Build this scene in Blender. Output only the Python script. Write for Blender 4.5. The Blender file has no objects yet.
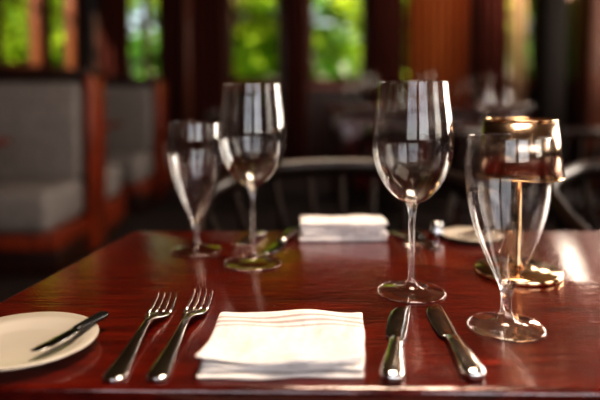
import bpy, bmesh, math, random
from mathutils import Vector, Matrix
random.seed(7)
PI = math.pi

# ------------------------------------------------------------ materials
def new_mat(name):
    m = bpy.data.materials.new(name); m.use_nodes = True
    nt = m.node_tree
    return m, nt, nt.nodes['Principled BSDF']

def setp(b, **k):
    for key, v in k.items():
        key = key.replace('_', ' ')
        if key in b.inputs: b.inputs[key].default_value = v

def noise_mat(name, c1, c2, scale=(5, 5, 5), nscale=4, rough=.5, bump=0.0, metallic=0, coat=0, detail=6, rough2=None, **kw):
    m, nt, b = new_mat(name)
    tc = nt.nodes.new('ShaderNodeTexCoord'); mp = nt.nodes.new('ShaderNodeMapping')
    mp.inputs['Scale'].default_value = scale
    n = nt.nodes.new('ShaderNodeTexNoise'); n.inputs['Scale'].default_value = nscale; n.inputs['Detail'].default_value = detail
    r = nt.nodes.new('ShaderNodeValToRGB')
    r.color_ramp.elements[0].position = .35; r.color_ramp.elements[1].position = .65
    r.color_ramp.elements[0].color = (*c1, 1); r.color_ramp.elements[1].color = (*c2, 1)
    L = nt.links.new
    L(tc.outputs['Object'], mp.inputs['Vector']); L(mp.outputs['Vector'], n.inputs['Vector'])
    L(n.outputs['Fac'], r.inputs['Fac']); L(r.outputs['Color'], b.inputs['Base Color'])
    if bump:
        bp = nt.nodes.new('ShaderNodeBump'); bp.inputs['Strength'].default_value = bump; bp.inputs['Distance'].default_value = .002
        L(n.outputs['Fac'], bp.inputs['Height']); L(bp.outputs['Normal'], b.inputs['Normal'])
    if rough2 is not None:
        mr = nt.nodes.new('ShaderNodeMapRange'); mr.inputs['To Min'].default_value = rough; mr.inputs['To Max'].default_value = rough2
        L(n.outputs['Fac'], mr.inputs['Value']); L(mr.outputs['Result'], b.inputs['Roughness'])
    setp(b, Roughness=rough, Metallic=metallic, Coat_Weight=coat, Coat_Roughness=.08, **kw)
    return m

def table_wood():
    m, nt, b = new_mat('mahogany_lacquer'); L = nt.links.new
    tc = nt.nodes.new('ShaderNodeTexCoord')
    mp = nt.nodes.new('ShaderNodeMapping'); mp.inputs['Scale'].default_value = (5, 42, 10)
    n = nt.nodes.new('ShaderNodeTexNoise'); n.inputs['Scale'].default_value = 2.6; n.inputs['Detail'].default_value = 9; n.inputs['Distortion'].default_value = 1.2
    mp2 = nt.nodes.new('ShaderNodeMapping'); mp2.inputs['Scale'].default_value = (22, 170, 10)
    n2 = nt.nodes.new('ShaderNodeTexNoise'); n2.inputs['Scale'].default_value = 2.0; n2.inputs['Detail'].default_value = 4
    r = nt.nodes.new('ShaderNodeValToRGB')
    e = r.color_ramp.elements
    e[0].position = .28; e[0].color = (.045, .0030, .0014, 1)
    e[1].position = .75; e[1].color = (.20, .019, .0062, 1)
    x = e.new(.5); x.color = (.112, .0082, .0031, 1)
    L(tc.outputs['Object'], mp.inputs[0]); L(mp.outputs[0], n.inputs['Vector'])
    L(tc.outputs['Object'], mp2.inputs[0]); L(mp2.outputs[0], n2.inputs['Vector'])
    L(n.outputs['Fac'], r.inputs['Fac']); L(r.outputs['Color'], b.inputs['Base Color'])
    add = nt.nodes.new('ShaderNodeMath'); add.operation = 'ADD'
    L(n.outputs['Fac'], add.inputs[0]); L(n2.outputs['Fac'], add.inputs[1])
    bp = nt.nodes.new('ShaderNodeBump'); bp.inputs['Strength'].default_value = .5; bp.inputs['Distance'].default_value = .0018
    L(add.outputs[0], bp.inputs['Height']); L(bp.outputs['Normal'], b.inputs['Normal']); 
    bp2 = nt.nodes.new('ShaderNodeBump'); bp2.inputs['Strength'].default_value = .24; bp2.inputs['Distance'].default_value = .0011
    L(add.outputs[0], bp2.inputs['Height']); L(bp2.outputs['Normal'], b.inputs['Coat Normal'])
    setp(b, Roughness=.22, Coat_Weight=1.0, Coat_Roughness=.015, Coat_IOR=1.7, Specular_IOR_Level=.5)
    return m

def napkin_mat():
    m, nt, b = new_mat('white_linen'); L = nt.links.new
    tc = nt.nodes.new('ShaderNodeTexCoord')
    sp = nt.nodes.new('ShaderNodeSeparateXYZ'); L(tc.outputs['Object'], sp.inputs[0])
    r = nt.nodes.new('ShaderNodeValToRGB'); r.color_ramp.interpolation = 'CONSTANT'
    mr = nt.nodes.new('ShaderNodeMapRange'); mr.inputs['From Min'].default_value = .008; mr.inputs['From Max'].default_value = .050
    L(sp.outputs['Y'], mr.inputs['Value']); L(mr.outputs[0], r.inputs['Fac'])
    W = (.80, .765, .75, 1); G = (.50, .41, .41, 1)  # G bands put the soft shade of fold lines into the linen colour
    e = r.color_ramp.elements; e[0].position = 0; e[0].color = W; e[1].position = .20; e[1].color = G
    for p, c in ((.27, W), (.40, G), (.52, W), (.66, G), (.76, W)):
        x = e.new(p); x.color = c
    L(r.outputs['Color'], b.inputs['Base Color'])
    n = nt.nodes.new('ShaderNodeTexNoise'); n.inputs['Scale'].default_value = 900
    n3 = nt.nodes.new('ShaderNodeTexNoise'); n3.inputs['Scale'].default_value = 28; n3.inputs['Detail'].default_value = 3
    L(tc.outputs['Object'], n.inputs['Vector']); L(tc.outputs['Object'], n3.inputs['Vector'])
    bp = nt.nodes.new('ShaderNodeBump'); bp.inputs['Strength'].default_value = .25; bp.inputs['Distance'].default_value = .0006
    bp3 = nt.nodes.new('ShaderNodeBump'); bp3.inputs['Strength'].default_value = 1.0; bp3.inputs['Distance'].default_value = .010
    L(n3.outputs['Fac'], bp3.inputs['Height']); L(bp3.outputs['Normal'], bp.inputs['Normal'])
    L(n.outputs['Fac'], bp.inputs['Height']); L(bp.outputs['Normal'], b.inputs['Normal'])
    setp(b, Roughness=.9)
    return m

def thin_glass(name, gfac, f0=.04):
    """thin-walled glass: Schlick reflection over see-through, mixed with a share of true refraction"""
    m, nt, b = new_mat(name); L = nt.links.new; N = nt.nodes
    out = N['Material Output']
    setp(b, Base_Color=(1, 1, 1, 1), Roughness=0.0, IOR=1.45, Transmission_Weight=1.0)
    tr = N.new('ShaderNodeBsdfTransparent'); tr.inputs[0].default_value = (.99, .99, .99, 1)
    gl = N.new('ShaderNodeBsdfGlossy'); gl.inputs['Roughness'].default_value = .0; gl.inputs['Color'].default_value = (1, 1, 1, 1)
    lw = N.new('ShaderNodeLayerWeight'); lw.inputs['Blend'].default_value = .5
    pw = N.new('ShaderNodeMath'); pw.operation = 'POWER'; pw.inputs[1].default_value = 4; L(lw.outputs['Facing'], pw.inputs[0])
    ma = N.new('ShaderNodeMath'); ma.operation = 'MULTIPLY_ADD'; ma.inputs[1].default_value = .9; ma.inputs[2].default_value = f0; L(pw.outputs[0], ma.inputs[0])
    mx = N.new('ShaderNodeMixShader'); L(ma.outputs[0], mx.inputs[0]); L(tr.outputs[0], mx.inputs[1]); L(gl.outputs[0], mx.inputs[2])
    mm = N.new('ShaderNodeMixShader'); mm.inputs[0].default_value = gfac
    L(mx.outputs[0], mm.inputs[1]); L(b.outputs[0], mm.inputs[2]); L(mm.outputs[0], out.inputs[0])
    return m

def fabric_translucent(name, c, c2, tr):
    m = noise_mat(name, c, c2, (30, 30, 2), 3, .9)
    nt = m.node_tree; b = nt.nodes['Principled BSDF']; out = nt.nodes['Material Output']
    t = nt.nodes.new('ShaderNodeBsdfTranslucent'); t.inputs['Color'].default_value = (*c2, 1)
    mx = nt.nodes.new('ShaderNodeMixShader'); mx.inputs[0].default_value = tr
    nt.links.new(b.outputs[0], mx.inputs[1]); nt.links.new(t.outputs[0], mx.inputs[2]); nt.links.new(mx.outputs[0], out.inputs[0])
    return m

M_table = table_wood()
M_bowl = thin_glass('bowl_glass', .06, .045)
M_foot = thin_glass('stem_glass', .45, .09)
M_base = thin_glass('foot_glass', .06, .10)
M_nap = napkin_mat()
M_steel = noise_mat('polished_steel', (.84, .81, .79), (.94, .91, .88), (1, 1, 1), 60, .09, .02, 1, rough2=.2)
M_steel_d = noise_mat('blade_steel', (.45, .45, .46), (.55, .55, .56), (1, 1, 1), 60, .1, .02, 1, rough2=.18)
M_plate = noise_mat('cream_porcelain', (.52, .47, .41), (.58, .53, .46), (1, 1, 1), 8, .25, 0, 0, .5)
M_blackh = noise_mat('black_handle', (.012, .012, .013), (.02, .02, .02), (1, 1, 1), 20, .25)
M_brass = noise_mat('polished_brass', (.80, .57, .34), (.90, .66, .42), (1, 1, 1), 30, .12, .01, 1, rough2=.2)
M_bronze = noise_mat('bronze_shade_metal', (.54, .40, .30), (.66, .50, .38), (1, 1, 1), 30, .16, .01, 1, rough2=.26)
M_chair = noise_mat('ebonised_wood', (.012, .006, .004), (.025, .011, .007), (20, 4, 4), 3, .35, .1, 0, .25)
M_chair_m = noise_mat('ebonised_wood_matte', (.008, .004, .003), (.016, .008, .006), (20, 4, 4), 3, .6, .1, 0, 0, Specular_IOR_Level=.25)
M_trimwood = noise_mat('cherry_wood_trim', (.13, .020, .006), (.25, .046, .012), (4, 4, 1), 5, .35, .1, 0, .3)
M_darkwood = noise_mat('dark_panel_wood', (.020, .006, .003), (.05, .014, .005), (8, 8, 1), 4, .4, .1, 0, .15)
M_postwood = noise_mat('brown_post_wood', (.08, .022, .008), (.15, .042, .015), (8, 8, 1), 4, .4, .1, 0, .2)
M_uph = noise_mat('grey_upholstery', (.17, .15, .145), (.24, .215, .205), (1, 1, 1), 30, .7, .3)
M_floor = noise_mat('dark_carpet', (.012, .006, .005), (.035, .016, .011), (1, 1, 1), 12, .9, .3)
M_ceil = noise_mat('dark_ceiling_plaster', (.09, .05, .032), (.12, .07, .042), (1, 1, 1), 6, .8)
M_curt_r = fabric_translucent('dark_red_drape', (.05, .008, .004), (.11, .018, .007), .15)
M_curt_o = fabric_translucent('amber_drape', (.22, .055, .018), (.42, .125, .036), .5)
M_curt_b = fabric_translucent('beige_drape', (.55, .36, .22), (.80, .60, .42), .6)
M_grass = noise_mat('lawn_grass', (.05, .14, .02), (.14, .28, .04), (1, 1, 1), 3, .9)
M_leaf = fabric_translucent('tree_leaves', (.03, .13, .008), (.46, .54, .04), .45)
M_leaf.node_tree.nodes['Mapping'].inputs['Scale'].default_value = (.5, .5, .5)
M_hedge = fabric_translucent('hedge_leaves', (.008, .035, .004), (.09, .22, .015), .3)
M_hedge.node_tree.nodes['Mapping'].inputs['Scale'].default_value = (.5, .5, .5)
M_bark = noise_mat('tree_bark', (.05, .03, .02), (.12, .08, .05), (6, 6, 1), 5, .9, .5)

# ------------------------------------------------------------ mesh builder
class B:
    def __init__(s): s.v = []; s.f = []; s.m = []; s.sm = []
    def add(s, vs, fs, mat=0, smooth=True, M=None):
        o = len(s.v)
        for p in vs:
            p = Vector(p)
            if M is not None: p = M @ p
            s.v.append(tuple(p))
        for f in fs:
            s.f.append([i + o for i in f]); s.m.append(mat); s.sm.append(smooth)
    def lathe(s, prof, n=64, mat=0, M=None, closed=False, matf=None):
        vs = []; rings = []
        for r, z in prof:
            if r < 1e-6: rings.append([len(vs)]); vs.append((0, 0, z))
            else:
                rings.append(list(range(len(vs), len(vs) + n)))
                for i in range(n):
                    a = 2 * PI * i / n; vs.append((r * math.cos(a), r * math.sin(a), z))
        pairs = list(zip(range(len(rings) - 1), range(1, len(rings))))
        if closed: pairs.append((len(rings) - 1, 0))
        fs = []; ms = []
        for ia, ib in pairs:
            a, b = rings[ia], rings[ib]; k0 = len(fs)
            if len(a) == 1 and len(b) == 1: continue
            for i in range(n):
                j = (i + 1) % n
                if len(a) == 1: fs.append((a[0], b[j], b[i]))
                elif len(b) == 1: fs.append((a[i], a[j], b[0]))
                else: fs.append((a[i], a[j], b[j], b[i]))
            mm = matf((prof[ia][1] + prof[ib][1]) / 2, (prof[ia][0] + prof[ib][0]) / 2) if matf else mat
            ms += [mm] * (len(fs) - k0)
        s.add(vs, fs, mat, True, M)
        s.m[-len(fs):] = ms
    def loft(s, rings, mat=0, M=None, smooth=True):
        n = len(rings[0]); vs = [p for r in rings for p in r]; fs = []
        for k in range(len(rings) - 1):
            for i in range(n):
                j = (i + 1) % n
                fs.append((k * n + i, k * n + j, (k + 1) * n + j, (k + 1) * n + i))
        fs.append(list(range(n))[::-1]); fs.append([(len(rings) - 1) * n + i for i in range(n)])
        s.add(vs, fs, mat, smooth, M)
    def box(s, c, d, mat=0, bev=0.0, M=None, seg=2):
        bm = bmesh.new(); bmesh.ops.create_cube(bm, size=1)
        for v in bm.verts: v.co = Vector((v.co.x * d[0] + c[0], v.co.y * d[1] + c[1], v.co.z * d[2] + c[2]))
        if bev: bmesh.ops.bevel(bm, geom=bm.edges[:], offset=bev, segments=seg, profile=.5, affect='EDGES')
        bm.verts.index_update()
        s.add([v.co.copy() for v in bm.verts], [[v.index for v in f.verts] for f in bm.faces], mat, bool(bev) and seg > 1, M)
        bm.free()
    def tube(s, pts, rad, n=12, mat=0, M=None, flat=None):
        pts = [Vector(p) for p in pts]; rings = []
        for i, p in enumerate(pts):
            a = pts[max(i - 1, 0)]; b = pts[min(i + 1, len(pts) - 1)]
            t = (b - a).normalized(); up = Vector((0, 0, 1))
            if abs(t.dot(up)) > .95: up = Vector((0, 1, 0))
            x = t.cross(up).normalized(); y = x.cross(t).normalized()
            r = rad[i] if isinstance(rad, (list, tuple)) else rad
            ry = r * (flat if flat else 1)
            rings.append([p + x * (r * math.cos(2 * PI * k / n)) + y * (ry * math.sin(2 * PI * k / n)) for k in range(n)])
        s.loft(rings, mat, M)
    def done(s, name, mats, loc=(0, 0, 0), rz=0.0):
        me = bpy.data.meshes.new(name); me.from_pydata(s.v, [], s.f)
        for m in mats: me.materials.append(m)
        me.polygons.foreach_set('material_index', s.m); me.polygons.foreach_set('use_smooth', s.sm)
        bm = bmesh.new(); bm.from_mesh(me); bmesh.ops.recalc_face_normals(bm, faces=bm.faces); bm.to_mesh(me); bm.free()
        me.update()
        o = bpy.data.objects.new(name, me); bpy.context.collection.objects.link(o)
        o.location = loc; o.rotation_euler = (0, 0, rz)
        return o

def crom(P, k=6):
    P = [Vector(p) for p in P]; out = []
    for i in range(len(P) - 1):
        p0 = P[max(i - 1, 0)]; p1 = P[i]; p2 = P[i + 1]; p3 = P[min(i + 2, len(P) - 1)]
        for j in range(k):
            t = j / k
            out.append(.5 * ((2 * p1) + (-p0 + p2) * t + (2 * p0 - 5 * p1 + 4 * p2 - p3) * t * t + (-p0 + 3 * p1 - 3 * p2 + p3) * t ** 3))
    out.append(P[-1]); return out

def dup(o, loc, rz=0.0, sc=1.0):
    n = o.copy(); bpy.context.collection.objects.link(n); n.location = loc; n.rotation_euler = (0, 0, rz); n.scale = (sc, sc, sc)
    return n

TZ = .75
CAM = (0, 0, TZ + .217)
def A(x, y): return (x * .9815, .0318 + .961 * y)   # table-top layout measurements -> metres

# ------------------------------------------------------------ dining table
def extrude_poly(b, poly, z0, z1, bev, mat, seg=4):
    bm = bmesh.new()
    vs = [bm.verts.new((x, y, z0)) for x, y in poly]
    f = bm.faces.new(vs)
    r = bmesh.ops.extrude_face_region(bm, geom=[f])
    for v in [g for g in r['geom'] if isinstance(g, bmesh.types.BMVert)]: v.co.z = z1
    bmesh.ops.recalc_face_normals(bm, faces=bm.faces)
    ed = [e for e in bm.edges if abs(e.verts[0].co.z - e.verts[1].co.z) < 1e-5]
    bmesh.ops.bevel(bm, geom=ed, offset=bev, segments=seg, profile=.5, affect='EDGES')
    bm.verts.index_update()
    b.add([v.co.copy() for v in bm.verts], [[v.index for v in f.verts] for f in bm.faces], mat, True)
    bm.free()

def round_poly(P, r, k=6):
    out = []
    n = len(P)
    for i in range(n):
        a = Vector(P[i - 1]); p = Vector(P[i]); c = Vector(P[(i + 1) % n])
        u = (a - p).normalized() * r; w = (c - p).normalized() * r
        for j in range(k + 1):
            t = j / k; out.append(tuple((1 - t) ** 2 * (p + u) + 2 * t * (1 - t) * p + t * t * (p + w)))
    return out

b = B()
extrude_poly(b, round_poly([A(-.349, .410), A(.95, .390), A(.95, .929), A(-.27, .920)], .012), TZ - .034, TZ, .005, 0)
b.box((.32, .66, TZ - .06), (1.0, .34, .05), 0, .004)
for x in (-.02, .66):
    b.lathe([(0, .03), (.05, .03), (.055, .1), (.035, .16), (.032, .35), (.045, .55), (.038, .62), (.06, TZ - .08), (0, TZ - .08)], 24, 0, Matrix.Translation((x, .66, 0)))
    b.box((x, .66, .02), (.09, .5, .04), 0, .01)
b.done('dining_table', [M_table])

# ------------------------------------------------------------ glasses
def stemware(foot, stem, bowl, th):
    b = B(); fr = foot
    outer = crom([(x, z, 0) for x, z in bowl], 7)
    outer = [(p.x, p.y) for p in outer]
    inner = []
    for i, (x, z) in enumerate(outer):
        a = outer[max(i - 1, 0)]; c = outer[min(i + 1, len(outer) - 1)]
        tx, tz = c[0] - a[0], c[1] - a[1]; l = math.hypot(tx, tz) or 1
        nx, nz = -tz / l, tx / l
        inner.append((x + nx * th, z + nz * th))
    inner = [(x, z) for x, z in inner if x > .003]
    prof = [(0, .0006), (fr * .5, .0004), (fr - .002, 0), (fr, .0010), (fr - .0012, .0023), (fr * .92, .0024), (fr * .75, .0030), (fr * .45, .0046)]
    prof += stem + outer[1:] + [((outer[-1][0] + inner[-1][0]) / 2, outer[-1][1] + .0005)] + inner[::-1] + [(0, inner[0][1] - .0003)]
    zb = bowl[0][1]; zs = stem[0][1]
    b.lathe(prof, 96, matf=lambda z, r: 0 if z > zb + .001 else (2 if z < zs else 1))
    return b

wine = stemware(.0372,
    [(.008, .0075), (.0048, .012), (.0037, .020), (.0034, .05), (.0036, .080), (.0046, .092), (.0070, .0985)],
    [(.0070, .0985), (.018, .1045), (.0300, .1175), (.0385, .134), (.0430, .153), (.0437, .168), (.0420, .190), (.0390, .213), (.0372, .230)], .0011)
GM = [M_bowl, M_foot, M_base]
wg = wine.done('wine_glass', GM, (*A(.124, .621), TZ), 0)
dup(wg, (*A(-.0614, .735), TZ))

gob = stemware(.0352,
    [(.0095, .0065), (.0060, .012), (.0048, .020), (.0050, .030), (.0068, .038), (.0085, .0415)],
    [(.0085, .0415), (.0125, .0500), (.0190, .0650), (.0280, .0870), (.0340, .1070), (.0378, .130), (.0386, .148), (.0378, .164), (.0362, .178)], .0013)
gg = gob.done('water_goblet', GM, (*A(.195, .522), TZ), 0)
dup(gg, (*A(-.146, .7986), TZ))

# ------------------------------------------------------------ table lamp
b = B()
b.lathe([(0, 0), (.049, 0), (.0505, .0015), (.0505, .006), (.049, .008), (.01, .0085), (.0, .0085)], 72, 0)
b.lathe([(0, .0085), (.006, .0085), (.0045, .014), (.0024, .018), (.0024, .170), (0, .170)], 20, 0)
b.lathe([(.0500, .119), (.0415, .186), (.0403, .186), (.0490, .119)], 96, 1, closed=True)
for r, z in ((.0496, .119), (.0409, .186)):
    b.lathe([(r + .0012 * math.cos(2 * PI * k / 8), z + .0012 * math.sin(2 * PI * k / 8)) for k in range(8)], 96, 0, closed=True)
for k in range(3):
    a = k * 2 * PI / 3 + .4
    b.tube([(0, 0, .168), (.0405 * math.cos(a), .0405 * math.sin(a), .182)], .0012, 8, 0)
b.lathe([(0, .150), (.008, .150), (.010, .158), (.008, .170), (0, .172)], 24, 0)
b.done('table_lamp', [M_brass, M_bronze], (*A(.267, .688), TZ))

# ------------------------------------------------------------ cutlery
def ring(y, zc, w, h, x0=0, n=14, e=.8):
    out = []
    for k in range(n):
        a = 2 * PI * k / n; c, s_ = math.cos(a), math.sin(a)
        out.append((x0 + w * math.copysign(abs(c) ** e, c), y, zc + h * math.copysign(abs(s_) ** e, s_)))
    return out

def fork(name, L, loc, rz, up=True):
    b = B(); k = L / .2
    S = [(0, .0022, .003, .0010), (.0015, .0022, .0065, .0017), (.006, .0024, .0092, .0019), (.016, .0026, .0090, .0019), (.035, .0034, .0074, .0018),
         (.06, .0052, .0056, .0018), (.085, .0075, .0042, .0019), (.105, .0090, .0036, .0020), (.12, .0088, .0040, .0019), (.13, .0072, .0062, .0017), (.137, .0055, .0092, .0014),
         (.145, .0040, .0114, .0011), (.153, .0032, .0120, .0010), (.158, .0030, .0120, .0010)]
    b.loft([ring(y * k, z, w, h) for y, z, w, h in S])
    for x in (-.0102, -.0034, .0034, .0102):
        T = [(.156, .0030, .0019, .0010, 1), (.165, .0030, .0017, .0010, 1), (.178, .0042, .0015, .0010, .97), (.190, .0072, .0012, .0009, .93), (.197, .0098, .0009, .0007, .91), (.2, .0112, .0004, .0004, .90)]
        b.loft([ring(y * k, z, w, h, x * c, 10) for y, z, w, h, c in T])
    return b.done(name, [M_steel], loc, rz)

def knife(name, L, loc, rz, mh=None, thin=1.0):
    b = B(); k = L / .2
    H = [(0, .0048, .003, .0022), (.002, .0050, .0070, .0040), (.008, .0052, .0092, .0048), (.02, .0052, .0094, .0050), (.05, .0050, .0080, .0046), (.075, .0048, .0066, .0042), (.088, .0044, .0068, .0040), (.093, .0038, .0060, .0030), (.097, .0032, .0062, .0014)]
    b.loft([ring(y * k, z * (thin if thin < 1 else 1), w * thin, h * thin) for y, z, w, h in H], 0)
    Bl = [(.095, .0028, .0062, .0012, 0), (.105, .0022, .0088, .0010, -.0012), (.13, .0019, .0098, .0009, -.0012), (.16, .0016, .0100, .0008, -.0008), (.18, .0015, .0092, .0007, .0002), (.192, .0014, .0070, .0006, .0022), (.198, .0013, .0040, .0005, .0045), (.2, .0013, .0012, .0004, .0062)]
    b.loft([ring(y * k, z, w * thin, h, x * thin, 14, .9) for y, z, w, h, x in Bl], 1)
    return b.done(name, [mh or M_steel, M_steel_d], loc, rz)

def ang(a, c): return -math.atan2(c[0] - a[0], c[1] - a[1])
def seg(fn, name, a, c, **kw):
    a = A(*a); c = A(*c)
    L = math.hypot(c[0] - a[0], c[1] - a[1])
    return fn(name, L, (a[0], a[1], kw.pop('z', TZ)), ang(a, c), **kw)

seg(fork, 'dinner_fork', (-.1440, .412), (-.140, .590))
seg(fork, 'dinner_fork', (-.1110, .414), (-.1035, .600))
seg(knife, 'dinner_knife', (.0690, .408), (.1045, .575))
seg(knife, 'dinner_knife', (.1345, .412), (.137, .578))

# bread plate
b = B()
b.lathe([(0, .0012), (.030, .0012), (.034, 0), (.037, .0012), (.048, .0045), (.062, .0090), (.0635, .0098), (.0628, .0108), (.050, .0072), (.040, .0042), (.034, .0036), (0, .0036)], 96)
plate = b.done('bread_plate', [M_plate], (*A(-.241, .472), TZ))
plate.scale = (1, .93, 1)
seg(knife, 'butter_knife', (-.183, .520), (-.215, .440), z=TZ + .0108, mh=M_blackh, thin=.6)
plate2 = dup(plate, (*A(.262, .868), TZ), 0, .72)
seg(knife, 'butter_knife', (.300, .895), (.24, .85), z=TZ + .0080, mh=M_blackh, thin=.6)
# far place setting
seg(knife, 'dinner_knife', (-.010, .900), (-.046, .775))
seg(fork, 'dinner_fork', (-.060, .905), (-.088, .790))
seg(fork, 'dinner_fork', (.150, .905), (.165, .790))
seg(knife, 'dinner_knife', (.178, .905), (.192, .80), mh=M_blackh)

def shaker(name, loc, cap):
    b = B()
    b.lathe([(0, 0), (.011, 0), (.0125, .002), (.011, .009), (.0095, .013), (.0095, .0145)], 32, 0)
    b.lathe([(.0100, .0143), (.0105, .017), (.0085, .022), (0, .024)], 32, 1)
    return b.done(name, [M_steel_d, cap], loc)
shaker('salt_shaker', (*A(.212, .885), TZ), M_steel_d)

# ------------------------------------------------------------ napkins
def napkin(name, loc, rz, W, D, layers, th, skew=0.0, taper=0.0, wv=1.0, recede=0.0):
    b = B()
    for l in range(layers):
        z0 = l * th; rings = []
        NX = 48
        sx = W / 2 * (1 - .022 * ((l * 7) % 3)); sy = D / 2 * (1 - .03 * ((l * 5) % 3)); ph = l * 1.3
        dx = .0016 * math.sin(l * 2.1); rot = .014 * math.sin(l * 3.3 + .5)
        P = []; NY = 28
        for j in range(NY + 1):
            v = -math.cos(PI * j / NY); e = min(1, (1 - abs(v)) * 12); P.append((v, max(math.sqrt(max(0, 1 - (1 - e) ** 2)), .06)))
        for i in range(NX + 1):
            u = -math.cos(PI * i / NX)
            ends = min(1, (1 - abs(u)) * 14 + .02); rr = math.sqrt(max(0, 1 - (1 - ends) ** 2))
            hh = th * .5 * max(rr, .08); yy = sy * (.955 + .045 * rr)
            # upper folds sit back from the near-right corner so the layers show as steps
            rec = recede * l * (.25 + .75 * max(0, u) ** 1.5)
            def pt(v, q, sgn):
                x = u * sx * (1 + taper * v); y = v * yy + rec * (1 - v) / 2 + .0018 * math.sin(x * 45 + ph) + .001 * math.sin(x * 110 + ph * 3)
                x += skew * y + .0012 * math.sin(y * 60 + ph * 2) + dx - rot * y; y += rot * x
                lift = (l / max(1, layers - 1)) * wv
                w = (.0013 * math.sin(x * 31 + ph) * math.cos(y * 24 + ph * 2) + .0008 * math.sin(x * 75 + y * 60 + ph) + .0012 * math.exp(-((v + .93) / .12) ** 2) * (1 + math.sin(x * 40))) * lift
                zz = z0 + th * .5 + sgn * hh * q + (w if not (l == 0 and sgn < 0) else 0)
                return (x, y, max(zz, .0001))
            rings.append([pt(v, q, 1) for v, q in P] + [pt(v, q, -1) for v, q in P[::-1]])
        b.loft(rings)
    return b.done(name, [M_nap], loc, rz)

napkin('folded_napkin', (-.0115, .4870, TZ), math.radians(-1.0), .131, .108, 4, .0032, .055, .02, 1.6, .0040)
napkin('folded_napkin', (*A(.065, .875), TZ), math.radians(1), .130, .058, 4, .0070, 0)

# ------------------------------------------------------------ chairs
def chair():
    b = B()
    P = [(-.21, -.22), (.21, -.22), (.20, .19), (-.20, .19)]
    extrude_poly(b, round_poly(P, .07, 8), .43, .465, .012, 1)
    R = crom([(-.255, -.215, .64), (-.285, -.14, .68), (-.300, -.03, .722), (-.280, .08, .758), (-.185, .172, .783), (-.09, .203, .790), (0, .212, .792), (.09, .203, .790),
              (.185, .172, .783), (.280, .08, .758), (.300, -.03, .722), (.285, -.14, .68), (.255, -.215, .64)], 8)
    rings = []
    for i, p in enumerate(R):
        a = R[max(i - 1, 0)]; c = R[min(i + 1, len(R) - 1)]; t = (c - a).normalized()
        x = t.cross(Vector((0, 0, 1))).normalized(); y = x.cross(t)
        rings.append([p + x * (.014 * math.cos(2 * PI * k / 14)) + y * (.022 * math.sin(2 * PI * k / 14)) for k in range(14)])
    b.loft(rings)
    n = len(R)
    for k in range(13):
        i = int(6 + (n - 13) * k / 12); p = R[i]
        q = Vector((p.x * .68, p.y * .80 - .004, .46))
        mid = (p + q) / 2
        b.tube([q, mid, p - Vector((0, 0, .01))], [.008, .012, .008], 10, 1)
    for sx in (-1, 1):
        for sy in (-1, 1):
            top = Vector((sx * .16, sy * .15 - .01, .44)); bot = Vector((sx * .215, sy * .20 - .01, 0))
            b.tube([bot, bot.lerp(top, .3), bot.lerp(top, .7), top], [.011, .017, .020, .014], 12, 1)
        b.tube([(sx * .197, -.175, .16), (sx * .197, .16, .16)], .009, 10, 1)
    b.tube([(-.197, 0, .16), (.197, 0, .16)], .009, 10, 1)
    return b
ch = chair().done('dining_chair', [M_chair, M_chair_m], (.10, 1.19, 0))
dup(ch, (.83, 1.19, 0))

# ------------------------------------------------------------ booths
def bench(name, y_back, x0, x1):
    b = B(); cx = (x0 + x1) / 2; w = x1 - x0; d = .55
    b.box((cx, y_back - d / 2 - .05, .07), (w, d - .06, .14), 2, .004)
    b.box((cx, y_back - d / 2 - .06, .185), (w, d, .09), 1, .008)
    b.box((cx - .01, y_back - d / 2 - .07, .345), (w - .05, d + .02, .23), 0, .05, seg=5)
    b.box((cx - .01, y_back - .10, .74), (w - .06, .13, .60), 0, .045, seg=5)
    b.box((cx, y_back + .01, .54), (w, .09, 1.06), 2, .004)
    b.box((cx, y_back - .02, 1.09), (w, .26, .045), 2, .01)
    b.box((x1 + .005, y_back - .02, .54), (.045, .24, 1.06), 1, .008)
    b.box((cx - .01, y_back + .12, .74), (w - .06, .13, .60), 0, .045, seg=5)
    b.box((cx - .01, y_back + d / 2 + .09, .345), (w - .05, d, .23), 0, .05, seg=5)
    b.box((cx, y_back + d / 2 + .08, .15), (w, d - .04, .16), 1, .008)
    b.box((cx, y_back + d / 2 + .06, .035), (w, d - .1, .07), 2, .004)
    return b.done(name, [M_uph, M_trimwood, M_darkwood])
bench('booth_bench', 3.62, -2.58, -1.27)
bench('booth_bench', 5.30, -2.58, -1.27)

def pedestal_table(name, c, w, d, h, mat, mat2):
    b = B()
    b.box((0, 0, h - .02), (w, d, .04), 0, .01)
    b.lathe([(0, .03), (.05, .03), (.035, .08), (.03, h - .1), (.08, h - .04), (0, h - .04)], 24, 1)
    b.lathe([(0, 0), (.22, 0), (.22, .015), (.06, .035), (0, .035)], 32, 1)
    return b.done(name, [mat, mat2], c)
pedestal_table('booth_table', (-2.0, 2.62, 0), 1.1, .62, .75, M_table, M_darkwood)
pedestal_table('booth_table', (-1.95, 4.40, 0), 1.1, .5, .75, M_table, M_darkwood)
ct = pedestal_table('cafe_table', (.95, 3.6, 0), 1.1, .8, .75, M_darkwood, M_darkwood)
dup(ch, (.55, 4.35, 0)); dup(ch, (1.25, 4.35, 0)); dup(ch, (.60, 2.85, 0), PI); dup(ch, (1.28, 2.85, 0), PI)
dup(ch, (-.55, 5.3, 0), .5)

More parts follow.
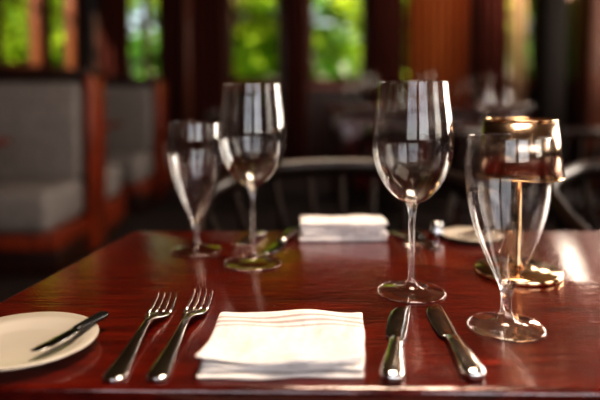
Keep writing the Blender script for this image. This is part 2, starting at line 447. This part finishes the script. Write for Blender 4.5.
# sideboard
b = B()
b.box((1.25, 5.4, .84), (2.0, .5, .04), 1, .01)
b.box((1.25, 5.42, .43), (1.9, .42, .78), 0, .01)
for k in range(4):
    b.box((.55 + .467 * k, 5.205, .45), (.42, .02, .66), 1, .006)
    b.lathe([(0, 0), (.012, 0), (.015, .01), (0, .02)], 16, 2, Matrix.Translation((.70 + .467 * k, 5.195, .5)) @ Matrix.Rotation(PI / 2, 4, 'X'))
b.box((1.25, 5.42, .02), (1.8, .36, .04), 0, .004)
b.done('sideboard', [M_darkwood, M_table, M_brass])
for k, x in enumerate((.42, .55, .66, .95, 1.08, 1.2, 1.45, 1.58, 1.72, 1.9)):
    dup(wg, (x, 5.3 + .08 * (k % 2), .8605), 0, 1.0 + .15 * (k % 3))
for x, y in ((.6, 3.5), (.85, 3.7), (1.1, 3.45), (1.3, 3.7)):
    dup(wg, (x, y, .75))
for x, y in ((.72, 3.35), (1.22, 3.4)):
    napkin('folded_napkin', (x, y, .75), 0, .14, .10, 3, .006)

# ------------------------------------------------------------ room
X0, X1, Y0, Y1, H = -2.6, 3.0, -2.6, 7.0, 2.9
def wall_x(name, y, th, xa, xb, ops, mat):
    b = B(); ops = sorted(ops); x = xa
    for o in ops:
        if o[0] > x: b.box(((x + o[0]) / 2, y, H / 2), (o[0] - x, th, H))
        b.box(((o[0] + o[1]) / 2, y, o[2] / 2), (o[1] - o[0], th, o[2]))
        b.box(((o[0] + o[1]) / 2, y, (o[3] + H) / 2), (o[1] - o[0], th, H - o[3])); x = o[1]
    if xb > x: b.box(((x + xb) / 2, y, H / 2), (xb - x, th, H))
    return b.done(name, [mat])
def wall_y(name, xx, th, ya, yb, ops, mat):
    b = B(); ops = sorted(ops); y = ya
    for o in ops:
        if o[0] > y: b.box((xx, (y + o[0]) / 2, H / 2), (th, o[0] - y, H))
        b.box((xx, (o[0] + o[1]) / 2, o[2] / 2), (th, o[1] - o[0], o[2]))
        b.box((xx, (o[0] + o[1]) / 2, (o[3] + H) / 2), (th, o[1] - o[0], H - o[3])); y = o[1]
    if yb > y: b.box((xx, (y + yb) / 2, H / 2), (th, yb - y, H))
    return b.done(name, [mat])
far_ops = [(-2.35, -1.65, 1.1, 2.6), (-.86, -.22, 1.1, 2.6), (.10, .80, 1.1, 2.6), (1.15, 1.9, 1.1, 2.6), (2.1, 2.85, 1.1, 2.6)]
left_ops = [(5.10, 5.95, 1.2, 2.5), (6.12, 6.85, 1.2, 2.5)]
right_ops = [(-1.5, -.1, .9, 2.6), (1.2, 2.7, .9, 2.6), (3.0, 4.5, .9, 2.6), (4.9, 6.8, 2.0, 2.82)]  # last: high window added out of view to put sheen on the tabletop
back_ops = [(-1.6, .2, .9, 2.6), (.5, 2.4, .9, 2.6)]
wall_x('wall_far', Y1 + .08, .16, X0 - .16, X1 + .16, far_ops, M_darkwood)
wall_x('wall_back', Y0 - .08, .16, X0 - .16, X1 + .16, back_ops, M_darkwood)
wall_y('wall_left', X0 - .08, .16, Y0, Y1, left_ops, M_darkwood)
wall_y('wall_right', X1 + .08, .16, Y0, Y1, right_ops, M_darkwood)
b = B(); b.box(((X0 + X1) / 2, (Y0 + Y1) / 2, -.05), (X1 - X0 + .32, Y1 - Y0 + .32, .1)); b.done('floor', [M_floor])
b = B(); b.box(((X0 + X1) / 2, (Y0 + Y1) / 2, H + .05), (X1 - X0 + .32, Y1 - Y0 + .32, .1)); b.done('ceiling', [M_ceil])

wi = [0]
def winframe(axis, pos, a, c, z0, z1, nx=2, nz=2):
    wi[0] += 1
    b = B(); t = .05
    def bx(u, z, du, dz, dd=.1):
        if axis == 'x': b.box((u, pos, z), (du, dd, dz), 0, .006)
        else: b.box((pos, u, z), (dd, du, dz), 0, .006)
    m = (a + c) / 2; mz = (z0 + z1) / 2
    bx(a + t / 2, mz, t, z1 - z0); bx(c - t / 2, mz, t, z1 - z0); bx(m, z0 + t / 2, c - a, t); bx(m, z1 - t / 2, c - a, t)
    for i in range(1, nx): bx(a + (c - a) * i / nx, mz, .025, z1 - z0, .04)
    for i in range(1, nz): bx(m, z0 + (z1 - z0) * i / nz, c - a, .025, .04)
    b.done('window_%d' % wi[0], [M_postwood])
for o in far_ops: winframe('x', Y1 + .06, *o, nx=1)
for o in left_ops: winframe('y', X0 - .06, *o, nx=1)
for o in right_ops: winframe('y', X1 + .06, *o, nx=3 if o[2] < 1.5 else 1, nz=2 if o[2] < 1.5 else 1)
for o in back_ops: winframe('x', Y0 - .06, *o, nx=2, nz=2)
b = B(); b.box((.2, Y1 - .012, .08), (X1 - X0, .024, .16), 0, .004); b.done('baseboard_far', [M_trimwood])
b = B(); b.box((.2, Y1 - .02, 1.05), (X1 - X0, .04, .06), 0, .006); b.done('trim_1', [M_trimwood])

def curtain(name, xa, xb, y, mat, folds=8, z0=.15, z1=2.7):
    b = B(); n = folds * 10; vs = []; fs = []
    for s_ in (0, 1):
        for k in range(n + 1):
            x = xa + (xb - xa) * k / n
            yy = y + .03 * math.sin(k / n * folds * 2 * PI) + .008 * math.sin(k * .7)
            vs.append((x, yy, z0 if s_ == 0 else z1))
    for k in range(n): fs.append((k, k + 1, n + 2 + k, n + 1 + k))
    b.add(vs, fs, 0)
    b.tube([(xa - .04, y, z1 + .015), (xb + .04, y, z1 + .015)], .014, 10, 1)
    return b.done(name, [mat, M_brass])
curtain('window_curtain', -2.36, -2.0, 6.88, M_curt_r, 4)
curtain('window_curtain', -1.62, -.90, 6.88, M_curt_r, 8)
curtain('window_curtain', -.18, .08, 6.88, M_curt_r, 4)
curtain('window_curtain', .80, 1.22, 6.88, M_curt_r, 5)
curtain('window_curtain', 1.26, 1.98, 6.88, M_curt_o, 8)
curtain('window_curtain', 2.06, 2.44, 6.88, M_curt_r, 4)
curtain('window_curtain', 2.46, 2.66, 6.88, M_curt_b, 2)

def post(name, x, y, w, d, mat):
    b = B(); b.box((x, y, H / 2), (w, d, H - .002), 0, .012)
    b.box((x, y, .10), (w + .04, d + .04, .198), 0, .01); b.box((x, y, H - .08), (w + .05, d + .05, .158), 0, .01)
    return b.done(name, [mat])
post('wood_column', 1.92, 4.5, .18, .18, M_chair_m)
post('wood_column', 2.45, 4.75, .30, .2, M_postwood)
post('wood_column', -1.75, 6.72, .07, .07, M_postwood)
post('wood_column', -1.30, 6.72, .07, .07, M_postwood)

# ------------------------------------------------------------ outdoors
b = B(); b.box((0, 14, -.2), (60, 60, .1)); b.done('ground', [M_grass])
def leafblob(b, rnd, c, rad, n, sz0, sz1, flat=1.0):
    for k in range(n):
        d = Vector((rnd.gauss(0, 1), rnd.gauss(0, 1), rnd.gauss(0, 1))).normalized() * rnd.uniform(.3, 1) * rad
        p = c + d; u = Vector((rnd.gauss(0, 1), rnd.gauss(0, 1), rnd.gauss(0, .5))).normalized(); w = u.orthogonal().normalized()
        sz = rnd.uniform(sz0, sz1)
        b.add([p - u * sz, p + w * sz * .5, p + u * sz, p - w * sz * .5], [(0, 1, 2, 3)], 0, False)
def tree(loc, hgt, rad, s=1):
    rnd = random.Random(s); b = B()
    b.tube([(0, 0, 0), (.05, 0, hgt * .3), (0, .05, hgt * .6), (.05, 0, hgt)], [.16, .12, .09, .03], 10, 1)
    for k in range(30):
        a = rnd.uniform(0, 2 * PI); r = rad * math.sqrt(rnd.random()); z = rnd.uniform(.2, 1.05) * hgt
        c = Vector((r * math.cos(a), r * math.sin(a), z))
        b.tube([(0, 0, z * .6), c], [.04, .01], 5, 1)
        leafblob(b, rnd, c, rad * .4, 200, .06, .12)
    return b.done('tree', [M_leaf, M_bark], (loc[0], loc[1], -.15))
t1 = tree((-1.2, 10.6), 3.6, 1.5, 3)
for x, y, r, s_ in ((2.4, 11.2, 1, 1.0), (6.2, 10.8, 2, 1.0), (-5.0, 11.0, 3, 1.0), (-6.4, 6.6, 2, .95)):
    dup(t1, (x, y, -.15), r, s_)
rnd = random.Random(11); b = B()
for k in range(80):
    c = Vector((-11 + 22 * (k % 20) / 19 + rnd.uniform(-.3, .3), rnd.uniform(-.4, .4), .5 + 1.7 * (k // 20)))
    leafblob(b, rnd, c, 1.2, 200, .16, .28)
for k in range(11): b.tube([(-10 + 2 * k, 0, 0), (-10 + 2 * k, 0, 5.5)], [.12, .04], 8, 1)
b.done('hedge', [M_hedge, M_bark], (0, 16.5, -.15))

# ------------------------------------------------------------ lights
def area(name, loc, rot, sx, sy, p, c):
    l = bpy.data.lights.new(name, 'AREA'); l.shape = 'RECTANGLE'; l.size = sx; l.size_y = sy; l.energy = p; l.color = c
    o = bpy.data.objects.new(name, l); bpy.context.collection.objects.link(o); o.location = loc; o.rotation_euler = rot
    return o
R = math.radians
for i, o in enumerate(back_ops):
    area('daylight_back_%d' % i, ((o[0] + o[1]) / 2, Y0 - .15, 1.75), (R(90), 0, 0), o[1] - o[0], 1.7, (13, 22)[i], (1, .95, .95))
for i, o in enumerate(right_ops):
    area('daylight_right_%d' % i, (X1 + .15, (o[0] + o[1]) / 2, (o[2] + o[3]) / 2), (R(90), 0, R(90)), o[1] - o[0], o[3] - o[2], (16, 55, 22, 75)[i], (1, .88, .75))
# warm fill panel added overhead, out of view, to brighten napkins and cutlery
def overhead_fill(x, y, sx, sy, p):
    b = B(); b.box((0, 0, -.02), (sx + .08, sy + .08, .04), 0, .006)
    b.done('fill_panel', [M_brass], (x, y, H))
    area('fill_light_%.1f' % y, (x, y, H - .045), (0, 0, 0), sx, sy, p, (1, .82, .64))
overhead_fill(.3, .75, .8, .8, 32)
sun = bpy.data.lights.new('sun', 'SUN'); sun.energy = 11; sun.angle = .01; sun.color = (1, .93, .75)
so = bpy.data.objects.new('sun', sun); bpy.context.collection.objects.link(so); so.rotation_euler = (R(42), 0, R(-38))
w = bpy.data.worlds.new('world'); bpy.context.scene.world = w; w.use_nodes = True
nt = w.node_tree; sky = nt.nodes.new('ShaderNodeTexSky'); sky.sky_type = 'NISHITA'; sky.sun_disc = False; sky.sun_elevation = R(45)
nt.links.new(sky.outputs[0], nt.nodes['Background'].inputs[0]); nt.nodes['Background'].inputs[1].default_value = .08

# ------------------------------------------------------------ camera
cam = bpy.data.cameras.new('camera'); cam.lens = 35; cam.sensor_width = 36
co = bpy.data.objects.new('camera', cam); bpy.context.collection.objects.link(co)
co.location = CAM; co.rotation_euler = (R(90 - 2.5), 0, 0)
cam.shift_y = -.135
cam.dof.use_dof = True; cam.dof.focus_distance = .58; cam.dof.aperture_fstop = 2.1
cam.clip_start = .02
bpy.context.scene.camera = co
vs = bpy.context.scene.view_settings
vs.view_transform = 'Standard'
try: vs.look = 'High Contrast'
except Exception as e: print('look', e)
vs.exposure = 0.6
